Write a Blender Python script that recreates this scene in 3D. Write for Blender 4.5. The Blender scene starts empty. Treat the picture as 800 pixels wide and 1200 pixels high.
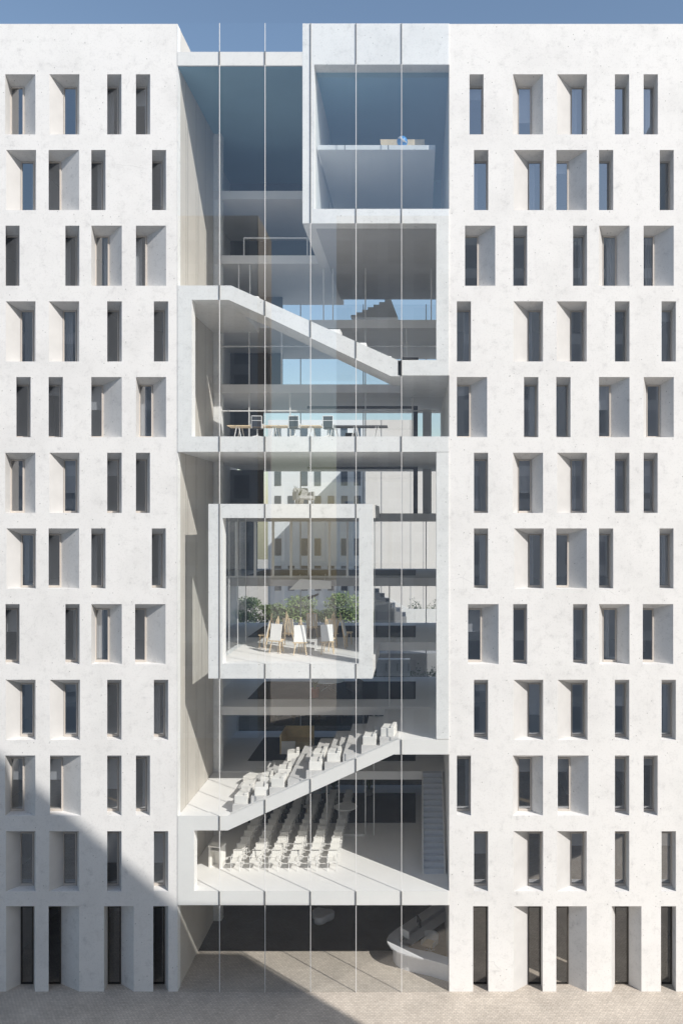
import bpy, bmesh, math, random
from mathutils import Vector, Matrix, noise as mnoise
random.seed(7)
PI = math.pi
scene = bpy.context.scene
C = scene.collection

# ------------------------------------------------------------------ measures
# facade plane is Y = 0, camera looks along +Y; one photo pixel is 0.04 m on that plane
U = 0.04
CX, CY, CZ = 3.6, -36.0, 22.08
def X(px): return (px - 400) * U
def Z(py): return (1162 - py) * U
def at_y(px, py, y):                       # point at depth y
    s = (36.0 + y) / 36.0
    return Vector((CX + (px - 490) * U * s, y, CZ - (py - 610) * U * s))
def on_floor(px, py, z):                   # point on a horizontal plane
    s = (CZ - z) / U / (py - 610)
    return Vector((CX + (px - 490) * U * s, 36.0 * s - 36.0, z))
LV = [None] + [Z(1044 - 88.8 * i) for i in range(12)]     # LV[1] = first upper floor ... LV[12]

# ------------------------------------------------------------------ materials
def new_mat(name):
    m = bpy.data.materials.new(name); m.use_nodes = True
    nt = m.node_tree
    for n in list(nt.nodes): nt.nodes.remove(n)
    out = nt.nodes.new('ShaderNodeOutputMaterial')
    return m, nt, out
def N(nt, kind, **kw):
    n = nt.nodes.new(kind)
    for k, v in kw.items():
        if k.startswith('i_'):
            n.inputs[k[2:].replace('_', ' ')].default_value = v
        else:
            setattr(n, k, v)
    return n
def ramp(nt, fac, stops):
    r = nt.nodes.new('ShaderNodeValToRGB')
    el = r.color_ramp.elements
    while len(el) < len(stops): el.new(0.5)
    for e, (p, c) in zip(el, stops):
        e.position = p
        e.color = (c, c, c, 1) if isinstance(c, (int, float)) else (*c, 1)
    nt.links.new(fac, r.inputs['Fac'])
    return r.outputs['Color']
def mul(nt, a, b, fac=1.0):
    m = nt.nodes.new('ShaderNodeMix'); m.data_type = 'RGBA'; m.blend_type = 'MULTIPLY'
    m.inputs[0].default_value = fac
    nt.links.new(a, m.inputs[6])
    if isinstance(b, tuple): m.inputs[7].default_value = (*b, 1)
    else: nt.links.new(b, m.inputs[7])
    return m.outputs[2]
def simple(name, col, rough=0.6, metal=0.0, var=0.12, scale=6.0, bump=0.0, spec=0.4):
    m, nt, out = new_mat(name)
    b = N(nt, 'ShaderNodeBsdfPrincipled', i_Roughness=rough, i_Metallic=metal)
    b.inputs['Specular IOR Level'].default_value = spec
    tc = N(nt, 'ShaderNodeTexCoord')
    nz = N(nt, 'ShaderNodeTexNoise', i_Scale=scale, i_Detail=5.0, i_Roughness=0.6)
    nt.links.new(tc.outputs['Object'], nz.inputs['Vector'])
    lo = tuple(c * (1 - var) for c in col); hi = tuple(min(1, c * (1 + var * 0.6)) for c in col)
    nt.links.new(ramp(nt, nz.outputs['Fac'], [(0.3, lo), (0.7, hi)]), b.inputs['Base Color'])
    if bump:
        bp = N(nt, 'ShaderNodeBump', i_Strength=bump, i_Distance=0.02)
        nt.links.new(nz.outputs['Fac'], bp.inputs['Height']); nt.links.new(bp.outputs['Normal'], b.inputs['Normal'])
    nt.links.new(b.outputs['BSDF'], out.inputs['Surface'])
    return m
def concrete(name, base, amount=1.0):
    m, nt, out = new_mat(name)
    b = N(nt, 'ShaderNodeBsdfPrincipled', i_Roughness=0.75)
    b.inputs['Specular IOR Level'].default_value = 0.25
    tc = N(nt, 'ShaderNodeTexCoord'); v = tc.outputs['Object']
    col = N(nt, 'ShaderNodeRGB'); col.outputs[0].default_value = (*base, 1)
    c = col.outputs[0]
    # broad cloudy patches
    n1 = N(nt, 'ShaderNodeTexNoise', i_Scale=0.33, i_Detail=7.0, i_Roughness=0.62); nt.links.new(v, n1.inputs['Vector'])
    c = mul(nt, c, ramp(nt, n1.outputs['Fac'], [(0.36, 0.93), (0.54, 1.0)]), amount)
    # blotches about half a metre across
    n2 = N(nt, 'ShaderNodeTexNoise', i_Scale=1.9, i_Detail=8.0, i_Roughness=0.74, i_Distortion=0.0); nt.links.new(v, n2.inputs['Vector'])
    c = mul(nt, c, ramp(nt, n2.outputs['Fac'], [(0.29, (0.70, 0.70, 0.705)), (0.40, (0.92, 0.92, 0.92)), (0.49, 1.0)]), 0.85 * amount)
    # fine speckle
    n3 = N(nt, 'ShaderNodeTexNoise', i_Scale=11.0, i_Detail=4.0, i_Roughness=0.7); nt.links.new(v, n3.inputs['Vector'])
    c = mul(nt, c, ramp(nt, n3.outputs['Fac'], [(0.30, 0.78), (0.45, 1.0)]), 0.6 * amount)
    # pinholes, only some of the cells
    vo = N(nt, 'ShaderNodeTexVoronoi', i_Scale=2.6); nt.links.new(v, vo.inputs['Vector'])
    hole = ramp(nt, vo.outputs['Distance'], [(0.035, 0.35), (0.085, 1.0)])
    c = mul(nt, c, hole, 0.75 * amount)
    vo2 = N(nt, 'ShaderNodeTexVoronoi', i_Scale=6.5); nt.links.new(v, vo2.inputs['Vector'])
    c = mul(nt, c, ramp(nt, vo2.outputs['Distance'], [(0.06, 0.55), (0.14, 1.0)]), 0.4 * amount)
    # hairline cracks, kept to a few places by a mask
    wv = N(nt, 'ShaderNodeTexNoise', i_Scale=0.9, i_Detail=3.0, i_Roughness=0.6); nt.links.new(v, wv.inputs['Vector'])
    mx = N(nt, 'ShaderNodeMix', data_type='VECTOR'); mx.inputs[0].default_value = 0.35
    nt.links.new(v, mx.inputs[4]); nt.links.new(wv.outputs['Color'], mx.inputs[5])
    vc = N(nt, 'ShaderNodeTexVoronoi', feature='DISTANCE_TO_EDGE', i_Scale=0.55); nt.links.new(mx.outputs[1], vc.inputs['Vector'])
    line = ramp(nt, vc.outputs['Distance'], [(0.0, 0.55), (0.006, 1.0)])
    mk = N(nt, 'ShaderNodeTexNoise', i_Scale=0.45, i_Detail=2.0); nt.links.new(v, mk.inputs['Vector'])
    mm = N(nt, 'ShaderNodeMix', data_type='RGBA', blend_type='MULTIPLY')
    nt.links.new(ramp(nt, mk.outputs['Fac'], [(0.60, 0.0), (0.70, 0.35 * amount)]), mm.inputs[0])
    nt.links.new(c, mm.inputs[6]); nt.links.new(line, mm.inputs[7]); c = mm.outputs[2]
    nt.links.new(c, b.inputs['Base Color'])
    bp = N(nt, 'ShaderNodeBump', i_Strength=0.25, i_Distance=0.01)
    nt.links.new(n3.outputs['Fac'], bp.inputs['Height']); nt.links.new(bp.outputs['Normal'], b.inputs['Normal'])
    nt.links.new(b.outputs['BSDF'], out.inputs['Surface'])
    return m
def glass(name, tint, refl, rough=0.0):           # coated sheet: the same share mirrored from both sides
    m, nt, out = new_mat(name)
    t = N(nt, 'ShaderNodeBsdfTransparent'); t.inputs['Color'].default_value = (*tint, 1)
    g = N(nt, 'ShaderNodeBsdfGlossy', i_Roughness=rough); g.inputs['Color'].default_value = (0.95, 0.97, 1, 1)
    mx = N(nt, 'ShaderNodeMixShader')
    mx.inputs[0].default_value = refl; nt.links.new(t.outputs[0], mx.inputs[1]); nt.links.new(g.outputs[0], mx.inputs[2])
    nt.links.new(mx.outputs[0], out.inputs['Surface'])
    return m
def paving(name='block_paving', k=1.0):
    m, nt, out = new_mat(name)
    b = N(nt, 'ShaderNodeBsdfPrincipled', i_Roughness=0.8); b.inputs['Specular IOR Level'].default_value = 0.25
    tc = N(nt, 'ShaderNodeTexCoord')
    br = N(nt, 'ShaderNodeTexBrick', i_Scale=1.0)
    br.inputs['Color1'].default_value = (0.63, 0.56, 0.48, 1); br.inputs['Color2'].default_value = (0.53, 0.465, 0.395, 1)
    br.inputs['Mortar'].default_value = (0.38, 0.335, 0.285, 1)
    br.inputs['Mortar Size'].default_value = 0.009; br.inputs['Mortar Smooth'].default_value = 0.2
    br.inputs['Brick Width'].default_value = 0.16; br.inputs['Row Height'].default_value = 0.115; br.inputs['Bias'].default_value = 0.0
    nt.links.new(tc.outputs['Object'], br.inputs['Vector'])
    n1 = N(nt, 'ShaderNodeTexNoise', i_Scale=0.5, i_Detail=6.0, i_Roughness=0.6); nt.links.new(tc.outputs['Object'], n1.inputs['Vector'])
    c = mul(nt, br.outputs['Color'], ramp(nt, n1.outputs['Fac'], [(0.3, 0.82), (0.65, 1.05)]), 1.0)
    n2 = N(nt, 'ShaderNodeTexNoise', i_Scale=9.0, i_Detail=5.0, i_Roughness=0.7); nt.links.new(tc.outputs['Object'], n2.inputs['Vector'])
    c = mul(nt, c, ramp(nt, n2.outputs['Fac'], [(0.3, 0.8), (0.6, 1.05)]), 0.8)
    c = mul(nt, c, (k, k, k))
    nt.links.new(c, b.inputs['Base Color'])
    bp = N(nt, 'ShaderNodeBump', i_Strength=0.4, i_Distance=0.01)
    nt.links.new(br.outputs['Fac'], bp.inputs['Height']); bp.invert = True
    nt.links.new(bp.outputs['Normal'], b.inputs['Normal'])
    nt.links.new(b.outputs['BSDF'], out.inputs['Surface'])
    return m
def leaf_mat(name, a, b_):
    m, nt, out = new_mat(name)
    p = N(nt, 'ShaderNodeBsdfPrincipled', i_Roughness=0.55)
    tc = N(nt, 'ShaderNodeTexCoord')
    nz = N(nt, 'ShaderNodeTexNoise', i_Scale=1.7, i_Detail=4.0); nt.links.new(tc.outputs['Object'], nz.inputs['Vector'])
    nt.links.new(ramp(nt, nz.outputs['Fac'], [(0.35, a), (0.65, b_)]), p.inputs['Base Color'])
    nt.links.new(p.outputs['BSDF'], out.inputs['Surface'])
    return m
def window_grid(name, wall, glassc, bw, bh, gap):          # far facades seen only in reflection or far behind
    m, nt, out = new_mat(name)
    b = N(nt, 'ShaderNodeBsdfPrincipled', i_Roughness=0.7)
    tc = N(nt, 'ShaderNodeTexCoord')
    sp = N(nt, 'ShaderNodeSeparateXYZ'); nt.links.new(tc.outputs['Object'], sp.inputs[0])
    cb = N(nt, 'ShaderNodeCombineXYZ'); nt.links.new(sp.outputs[0], cb.inputs[0]); nt.links.new(sp.outputs[2], cb.inputs[1])
    br = N(nt, 'ShaderNodeTexBrick', i_Scale=1.0, offset=0.0)
    br.inputs['Color1'].default_value = (*glassc, 1); br.inputs['Color2'].default_value = (*[c * 1.3 for c in glassc], 1)
    br.inputs['Mortar'].default_value = (*wall, 1); br.inputs['Mortar Size'].default_value = gap
    br.inputs['Brick Width'].default_value = bw; br.inputs['Row Height'].default_value = bh
    nt.links.new(cb.outputs[0], br.inputs['Vector'])
    nt.links.new(br.outputs['Color'], b.inputs['Base Color'])
    nt.links.new(b.outputs['BSDF'], out.inputs['Surface'])
    return m

M = dict(
    concrete=concrete('white_concrete', (0.765, 0.752, 0.735), 1.0),
    cframe=concrete('inner_frame_concrete', (0.85, 0.84, 0.825), 0.9),
    upper=simple('sky_reflection_plaster', (0.26, 0.42, 0.52), 0.7, var=0.06, scale=0.4),  # sky mirrored in the glass, painted into the top rooms' colour
    slab=concrete('fair_faced_slab', (0.86, 0.825, 0.785), 0.55),
    plaster=simple('smooth_plaster', (0.86, 0.84, 0.815), 0.7, var=0.03, scale=0.6),
    inner=simple('inner_plaster', (0.76, 0.745, 0.73), 0.75, var=0.04, scale=0.5),
    grey=simple('grey_soffit', (0.50, 0.49, 0.49), 0.8, var=0.06, scale=0.7),
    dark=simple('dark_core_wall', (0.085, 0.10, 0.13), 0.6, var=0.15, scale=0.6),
    panel=simple('beige_wall_panel', (0.60, 0.56, 0.505), 0.6, var=0.05, scale=0.8),
    groove=simple('panel_groove', (0.22, 0.20, 0.18), 0.8),
    room=simple('office_wall', (0.74, 0.73, 0.74), 0.8, var=0.06, scale=0.4),
    roomfloor=simple('office_floor', (0.22, 0.24, 0.29), 0.6, var=0.1),
    rug=simple('charcoal_carpet', (0.035, 0.036, 0.042), 0.95, var=0.25, scale=30),
    frame=simple('beige_window_frame', (0.56, 0.51, 0.46), 0.5, var=0.04),
    bronze=simple('dark_bronze_frame', (0.055, 0.048, 0.042), 0.4, var=0.1),
    fin=simple('satin_aluminium', (0.72, 0.71, 0.70), 0.45, metal=0.0, var=0.04),
    joint=simple('dark_joint_cover', (0.16, 0.155, 0.15), 0.5, var=0.05),
    lobbydim=simple('lobby_dimming_grey', (0.30, 0.29, 0.28), 0.7, var=0.05),
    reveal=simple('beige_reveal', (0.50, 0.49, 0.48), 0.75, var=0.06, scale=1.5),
    step=simple('light_grey_step', (0.60, 0.585, 0.57), 0.7, var=0.05, scale=1.0),
    skysheen=simple('sky_sheen_top', (0.80, 0.88, 0.92), 0.10, var=0.03),  # opaque; the sky's reflection on a table top painted as pale blue
    jamb=simple('mirror_toned_jamb', (0.30, 0.32, 0.35), 0.7, var=0.05),  # darkened so the sunlit jamb mirrors less in the panes
    blind=simple('grey_roller_blind', (0.50, 0.50, 0.51), 0.85, var=0.05),
    glass=glass('curtain_glass', (0.965, 0.978, 0.978), 0.14),
    lowglass=glass('lower_window_glass', (0.86, 0.86, 0.85), 0.15),
    winglass=glass('window_glass', (0.84, 0.87, 0.90), 0.33),
    inglass=glass('inner_glass', (0.93, 0.96, 0.975), 0.11),
    pave=paving(), paveshade=paving('shade_block_paving', 0.10),  # the second paving carries the lobby's shade in its colour
    white=simple('white_lacquer', (0.80, 0.79, 0.775), 0.35, var=0.03),
    chair=simple('white_chair_shell', (0.87, 0.845, 0.80), 0.4, var=0.03),
    greywhite=simple('pale_grey_counter', (0.78, 0.78, 0.80), 0.3, var=0.03),
    wood=simple('pale_birch', (0.74, 0.58, 0.38), 0.5, var=0.14, scale=9),
    tan=simple('honey_plywood', (0.84, 0.66, 0.38), 0.5, var=0.12, scale=5),
    oak=simple('brown_oak_floor', (0.24, 0.17, 0.09), 0.55, var=0.25, scale=4),
    canvas=simple('primed_canvas', (0.82, 0.81, 0.79), 0.8, var=0.03),
    black=simple('black_plastic', (0.02, 0.02, 0.023), 0.4, var=0.1),
    mesh=simple('dark_mesh_fabric', (0.035, 0.042, 0.055), 0.7, var=0.2, scale=40),
    darkgrey=simple('dark_grey_upholstery', (0.13, 0.13, 0.14), 0.8, var=0.15, scale=20),
    redpot=simple('terracotta_red_glaze', (0.30, 0.085, 0.06), 0.4, var=0.15),
    greypot=simple('grey_pot', (0.34, 0.34, 0.34), 0.7, var=0.1),
    steel=simple('brushed_steel', (0.55, 0.56, 0.57), 0.3, metal=0.8, var=0.05),
    stairs=simple('blue_grey_stair', (0.56, 0.59, 0.65), 0.6, var=0.06),
    blue=simple('blue_globe', (0.06, 0.30, 0.68), 0.3, var=0.15, scale=3),
    leaf=leaf_mat('leaf_green', (0.07, 0.12, 0.03), (0.21, 0.27, 0.09)),
    leafmid=leaf_mat('leaf_mid_green', (0.04, 0.07, 0.025), (0.12, 0.165, 0.06)),
    leafdark=leaf_mat('leaf_dark', (0.025, 0.045, 0.02), (0.07, 0.105, 0.04)),
    bark=simple('bark', (0.10, 0.075, 0.055), 0.9, var=0.3, scale=12),
    pale=simple('pale_facade_panel', (0.72, 0.68, 0.64), 0.7, var=0.05, scale=0.3),
    rearwhite=simple('rear_white_render', (0.78, 0.78, 0.78), 0.7, var=0.05, scale=0.3),
    rearglass=simple('rear_dark_window', (0.06, 0.085, 0.12), 0.15, var=0.2, scale=0.5),
    earth=simple('terrace_earth', (0.10, 0.09, 0.07), 0.95, var=0.3, scale=3),
    wallgrey=simple('garden_wall_grey', (0.30, 0.30, 0.31), 0.8, var=0.1, scale=1),
    opp=window_grid('street_facade', (0.60, 0.62, 0.66), (0.36, 0.38, 0.42), 2.6, 3.4, 0.55),
    oppside=simple('street_gable', (0.50, 0.44, 0.38), 0.8, var=0.08, scale=0.4),
)

# ------------------------------------------------------------------ mesh builder
class MB:
    def __init__(self): self.v = []; self.f = []; self.mi = []; self.cur = 0
    def m(self, i): self.cur = i; return self
    def face(self, pts):
        n = len(self.v); self.v += [tuple(p) for p in pts]
        self.f.append(tuple(range(n, n + len(pts)))); self.mi.append(self.cur)
    def box(self, x0, x1, y0, y1, z0, z1, mat=None):
        n = len(self.v)
        p = [(x0,y0,z0),(x1,y0,z0),(x1,y1,z0),(x0,y1,z0),(x0,y0,z1),(x1,y0,z1),(x1,y1,z1),(x0,y1,z1)]
        if mat is not None: p = [tuple(mat @ Vector(q)) for q in p]
        self.v += p
        for f in ((0,3,2,1),(4,5,6,7),(0,1,5,4),(1,2,6,5),(2,3,7,6),(3,0,4,7)):
            self.f.append(tuple(n + i for i in f)); self.mi.append(self.cur)
        return self
    def prism(self, poly, a0, a1, axis='y'):                # polygon in XZ (or XY) swept along Y (or Z)
        n = len(self.v); k = len(poly)
        for a in (a0, a1):
            for (u, w) in poly: self.v.append((u, a, w) if axis == 'y' else (u, w, a))
        self.f.append(tuple(range(n, n + k))); self.mi.append(self.cur)
        self.f.append(tuple(range(n + 2 * k - 1, n + k - 1, -1))); self.mi.append(self.cur)
        for i in range(k):
            j = (i + 1) % k
            self.f.append((n + i, n + k + i, n + k + j, n + j)); self.mi.append(self.cur)
        return self
    def bar(self, p0, p1, r0, r1=None, n=6):
        r1 = r0 if r1 is None else r1
        p0, p1 = Vector(p0), Vector(p1); d = (p1 - p0).normalized()
        a = d.orthogonal().normalized(); b = d.cross(a)
        s = len(self.v)
        for p, r in ((p0, r0), (p1, r1)):
            for i in range(n):
                t = 2 * PI * i / n
                self.v.append(tuple(p + a * math.cos(t) * r + b * math.sin(t) * r))
        for i in range(n):
            j = (i + 1) % n
            self.f.append((s + i, s + j, s + n + j, s + n + i)); self.mi.append(self.cur)
        self.f.append(tuple(s + i for i in range(n - 1, -1, -1))); self.mi.append(self.cur)
        self.f.append(tuple(s + n + i for i in range(n))); self.mi.append(self.cur)
        return self
    def lathe(self, prof, c=(0, 0, 0), n=20):
        s = len(self.v); k = len(prof)
        for (r, z) in prof:
            for i in range(n):
                t = 2 * PI * i / n
                self.v.append((c[0] + r * math.cos(t), c[1] + r * math.sin(t), c[2] + z))
        for q in range(k - 1):
            for i in range(n):
                j = (i + 1) % n
                self.f.append((s + q*n + i, s + q*n + j, s + (q+1)*n + j, s + (q+1)*n + i)); self.mi.append(self.cur)
        self.f.append(tuple(s + i for i in range(n - 1, -1, -1))); self.mi.append(self.cur)
        self.f.append(tuple(s + (k-1)*n + i for i in range(n))); self.mi.append(self.cur)
        return self
    def build(self, name, mat, parent=None, bevel=0.0, smooth=False):
        me = bpy.data.meshes.new(name); me.from_pydata(self.v, [], self.f); me.update()
        for mt in (mat if isinstance(mat, (list, tuple)) else [mat]): me.materials.append(mt)
        me.polygons.foreach_set('material_index', self.mi)
        bm = bmesh.new(); bm.from_mesh(me); bmesh.ops.recalc_face_normals(bm, faces=bm.faces) if bevel or smooth else None
        if bevel:
            bmesh.ops.bevel(bm, geom=list(bm.edges), offset=bevel, segments=1, affect='EDGES', clamp_overlap=True)
        bm.to_mesh(me); bm.free()
        if smooth:
            for p in me.polygons: p.use_smooth = True
        o = bpy.data.objects.new(name, me); C.objects.link(o)
        if parent: o.parent = parent
        return o

def tag(o, label, cat, group=None):
    o['label'] = label; o['category'] = cat
    if group: o['group'] = group
    return o
def thing(name, label, cat, loc=(0, 0, 0), rz=0.0, group=None):
    o = bpy.data.objects.new(name, None); C.objects.link(o)
    o.location = loc; o.rotation_euler = (0, 0, rz); o.empty_display_size = 0.2
    return tag(o, label, cat, group)
def dup(root, loc, rz, label, group=None):
    r = root.copy(); C.objects.link(r); r.location = loc; r.rotation_euler = (0, 0, rz); r['label'] = label
    if group: r['group'] = group
    for ch in list(root.children):
        c = ch.copy(); C.objects.link(c); c.parent = r
        for g in list(ch.children):
            d = g.copy(); C.objects.link(d); d.parent = c
    return r
def structure(o): o['kind'] = 'structure'; return o

# ------------------------------------------------------------------ ground
g = MB(); g.face([(-250, -250, 0), (250, -250, 0), (250, 400, 0), (-250, 400, 0)])
structure(g.build('ground', M['pave']))

# ------------------------------------------------------------------ the building
B = thing('concrete_building', 'white concrete building with staggered slit windows and a glazed centre of stacked terraces', 'building')
DEP = 0.6                    # reveal depth
XL, XR = X(208), X(526)
ZT = Z(28)
DROP = 0.28                  # the lintels slope down to the inside
SK = 9.2 * U                 # the left wing's openings are skewed to the left
# (x0, x1, type) in photo pixels for the right wing, one list per row from the top
ROWS = [
    [(549.8,566.2,'N'),(600.5,635.8,'S'),(652.3,687.3,'L'),(719.9,736.6,'N'),(753.5,770.2,'N')],
    [(555,571.8,'N'),(601.6,636.6,'L'),(651.3,687,'R'),(701.3,718,'N'),(772.4,788.8,'N')],
    [(544.5,579.9,'R'),(600.9,617.3,'N'),(670.9,687.3,'N'),(701.3,737,'S'),(753.5,788.8,'R')],
    [(535,551.5,'N'),(601.2,635.9,'L'),(651.6,687,'L'),(719.9,737,'N'),(774.5,791.3,'N')],
    [(535,570.4,'R'),(613.5,630.3,'N'),(651.3,668,'N'),(701.3,737,'R'),(753.5,788.8,'S')],
    [(555,571.5,'N'),(600.5,635.8,'S'),(652.3,687.3,'L'),(719.9,736.9,'N'),(753.5,770,'N')],
    [(555,571.5,'N'),(601.9,636.6,'L'),(651.3,687,'R'),(701.3,718,'N'),(772.1,788.5,'N')],
    [(548,583.7,'R'),(600.9,617.3,'N'),(671,687.6,'N'),(701.3,737,'S'),(752.5,788.2,'R')],
    [(555,571.5,'N'),(601.2,636,'L'),(652.7,688,'L'),(719.9,736.7,'N'),(774.5,791.3,'N')],
    [(535,551.5,'N'),(600.5,635.8,'S'),(653,689,'R'),(719.9,736.7,'N'),(753.5,770,'N')],
    [(555,571.5,'N'),(601.2,636,'L'),(652,687,'L'),(719.9,736.7,'N'),(774.5,791.3,'N')],
    [(554,571.8,'N'),(601.5,635.5,'L'),(651.3,687,'R'),(716,751,'S'),(773.8,791.5,'N')],
]
def row_z(r):
    if r == 11: return 0.0, Z(1062)
    y0 = 87 + 88.7 * r
    return Z(y0 + 70.5), Z(y0)
WINDOWS = []
def wing(x0, x1, openings, skew):
    mb = MB()
    zc = 0.0
    rows = list(range(11, -1, -1))
    for r in rows:
        z0, z1 = row_z(r)
        if z0 > zc + 1e-4: mb.face([(x0,0,zc),(x1,0,zc),(x1,0,z0),(x0,0,z0)])
        xc = x0
        for (a, b, t) in openings[r]:
            xa, xb = X(a), X(b)
            mb.face([(xc,0,z0),(xa,0,z0),(xa,0,z1),(xc,0,z1)])
            xc = xb
            ia, ib = xa, xb
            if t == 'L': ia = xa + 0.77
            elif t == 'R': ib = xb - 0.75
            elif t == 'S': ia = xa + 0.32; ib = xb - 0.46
            ia -= skew; ib -= skew
            zi = z1 - DROP
            F = [(xa,0,z0),(xb,0,z0),(xb,0,z1),(xa,0,z1)]
            I = [(ia,DEP,z0),(ib,DEP,z0),(ib,DEP,zi),(ia,DEP,zi)]
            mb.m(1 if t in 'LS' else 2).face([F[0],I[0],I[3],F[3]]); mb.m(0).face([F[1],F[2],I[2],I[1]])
            mb.face([F[3],I[3],I[2],F[2]])
            if r != 11: mb.face([F[0],F[1],I[1],I[0]])
            WINDOWS.append((ia, ib, z0, zi, r))
        mb.face([(xc,0,z0),(x1,0,z0),(x1,0,z1),(xc,0,z1)])
        zc = z1
    mb.face([(x0,0,zc),(x1,0,zc),(x1,0,ZT),(x0,0,ZT)])
    # parapet top, its back, outer ends
    mb.face([(x0,0,ZT),(x1,0,ZT),(x1,0.45,ZT),(x0,0.45,ZT)])
    mb.face([(x0,0.45,ZT),(x1,0.45,ZT),(x1,0.45,ZT-1.95),(x0,0.45,ZT-1.95)])
    return mb.build('facade_wall', [M['concrete'], M['reveal'], M['jamb']], B)
left_open = []
for r in range(12):
    left_open.append([(a - 594, b - 594, t) for (a, b, t) in ROWS[r][1:]])
WXL, WXR = -18.6, 17.0
wing(WXL, XL, left_open, SK)
wing(XR, WXR, ROWS, 0.0)
# windows: a frame with a pane each
for (a, b, z0, z1, r) in WINDOWS:
    fw = 0.055
    f = MB(); y0, y1 = DEP - 0.05, DEP + 0.07
    ground = r == 11
    zb = z0 + (0.02 if ground else 0.006)
    f.box(a + .002, a + fw * .5, y0, y1, zb, z1 - .003); f.box(b - fw, b - .002, y0, y1, zb, z1 - .003)
    f.box(a + fw * .5, b - fw, y0, y1, z1 - fw, z1 - .003)
    f.box(a + fw * .5, b - fw, y0, y1 + (0.0 if ground else 0.14), zb, z0 + (0.05 if ground else 0.10))
    o = f.build('window', M['bronze'] if ground else M['frame'], B)
    p = MB(); p.face([(a + fw*.5, DEP+.01, z0+.05), (b - fw, DEP+.01, z0+.05), (b - fw, DEP+.01, z1 - fw), (a + fw*.5, DEP+.01, z1 - fw)])
    p.build('pane', M['lowglass' if r >= 11 else 'winglass'], o)
    rnd = random.Random(int(a * 131) + r * 17)
    q = rnd.random()
    if not ground and q < .62:                              # half drawn curtains and blinds
        c = MB(); wid = b - a
        if q < .34:
            u0, u1 = (a - .05, a + wid * rnd.uniform(.3, .6)) if rnd.random() < .5 else (b - wid * rnd.uniform(.3, .6), b + .05)
            nn = 8
            for k in range(nn):
                xa = u0 + (u1 - u0) * k / nn; xb = u0 + (u1 - u0) * (k + 1) / nn
                c.face([(xa, .92 + .03 * (k % 2), z0 + .12), (xb, .92 + .03 * ((k + 1) % 2), z0 + .12), (xb, .92 + .03 * ((k + 1) % 2), z1), (xa, .92 + .03 * (k % 2), z1)])
            c.build('curtain', M['blind'], o)
        else:
            zb_ = z1 - (z1 - z0) * rnd.choice((.18, .3, .45, .62))
            c.face([(a - .03, .86, zb_), (b + .03, .86, zb_), (b + .03, .86, z1), (a - .03, .86, z1)])
            c.build('blind', M['blind'], o)
# rooms behind the windows of both wings
RB = 7.4
for (a, b) in ((WXL, XL - 0.06), (XR + 0.06, WXR)):
    w = MB()
    w.box(a, b, RB, RB + 0.3, 0, ZT - 1.9)
    ends = (a, b)
    w.box(a - .3, a, 0.004, RB + .3, 0, ZT - .4) if a == WXL else w.box(b, b + .3, 0.004, RB + .3, 0, ZT - .4)
    for i in range(0, 12):
        zf = LV[i] if i else 0.0
        rnd = random.Random(i * 7 + int(a))
        nx = a + rnd.uniform(1.5, 3.0)
        while nx < b - 1.2:
            zt_ = (LV[i + 1] if i < 11 else ZT - 1.9) - .42
            w.box(nx, nx + .12, 2.2 + rnd.random(), RB - .01, zf + .02, zt_)
            nx += rnd.uniform(2.6, 4.2)
    w.build('room_wall', M['room'], B)
    for i in range(1, 12):
        s = MB(); s.box(a + .01, b - .01, DEP + 0.10, RB - .005, LV[i] - .40, LV[i] - .02)
        s.build('floor_slab', M['oak' if i <= 2 else 'roomfloor'], B)
    s = MB(); s.box(a, b, 0.46, RB + .3, ZT - 2.2, ZT - 1.7); s.build('roof_slab', M['slab'], B)

# inner side walls of the central opening (grooved panels on the left, plain on the right)
w = MB(); w.m(0); w.box(XL - .05, XL, 0.004, 6.28, 0, ZT - .0)
w.m(1)
ys = [1.32, 3.05, 4.72]
for y in ys: w.box(XL - .01, XL + .004, y - .012, y + .012, 4.0, ZT - 1.9)
o = w.build('panel_wall', [M['panel'], M['groove']], B)
w = MB(); w.box(XL - .0, XL + .012, 0.005, 0.42, 0, ZT - .01); w.build('wall_edge', M['cframe'], B)
w = MB(); w.box(XR, XR + .05, 0.004, 14.4, 0, ZT - .0); w.build('side_wall', M['inner'], B)
w = MB(); w.box(-8.4, -8.3, 6.25, 14.5, 0, ZT - 1.9); w.box(-8.3, XL + .0, 6.25, 6.30, 0, ZT - 1.9); w.build('side_wall', M['inner'], B)

YF = -0.018                                  # front of the slabs, just behind the glass
def slab(name, px0, px1, ytop, ybot, y0, y1, mat, bevel=0.0):
    mb = MB(); mb.box(X(px0), X(px1), y0, y1, Z(ybot), Z(ytop)); return mb.build(name, M[mat], B)
# roof
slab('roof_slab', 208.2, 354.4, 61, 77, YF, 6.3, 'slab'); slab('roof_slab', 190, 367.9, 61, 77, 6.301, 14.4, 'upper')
mb = MB(); mb.box(XL + .01, X(354.2), .06, 6.3, Z(77) - .02, Z(77) - .002); mb.build('sky_tint_sheet', M['upper'], B)  # thin sheet carrying the painted sky tint under the roof
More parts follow.
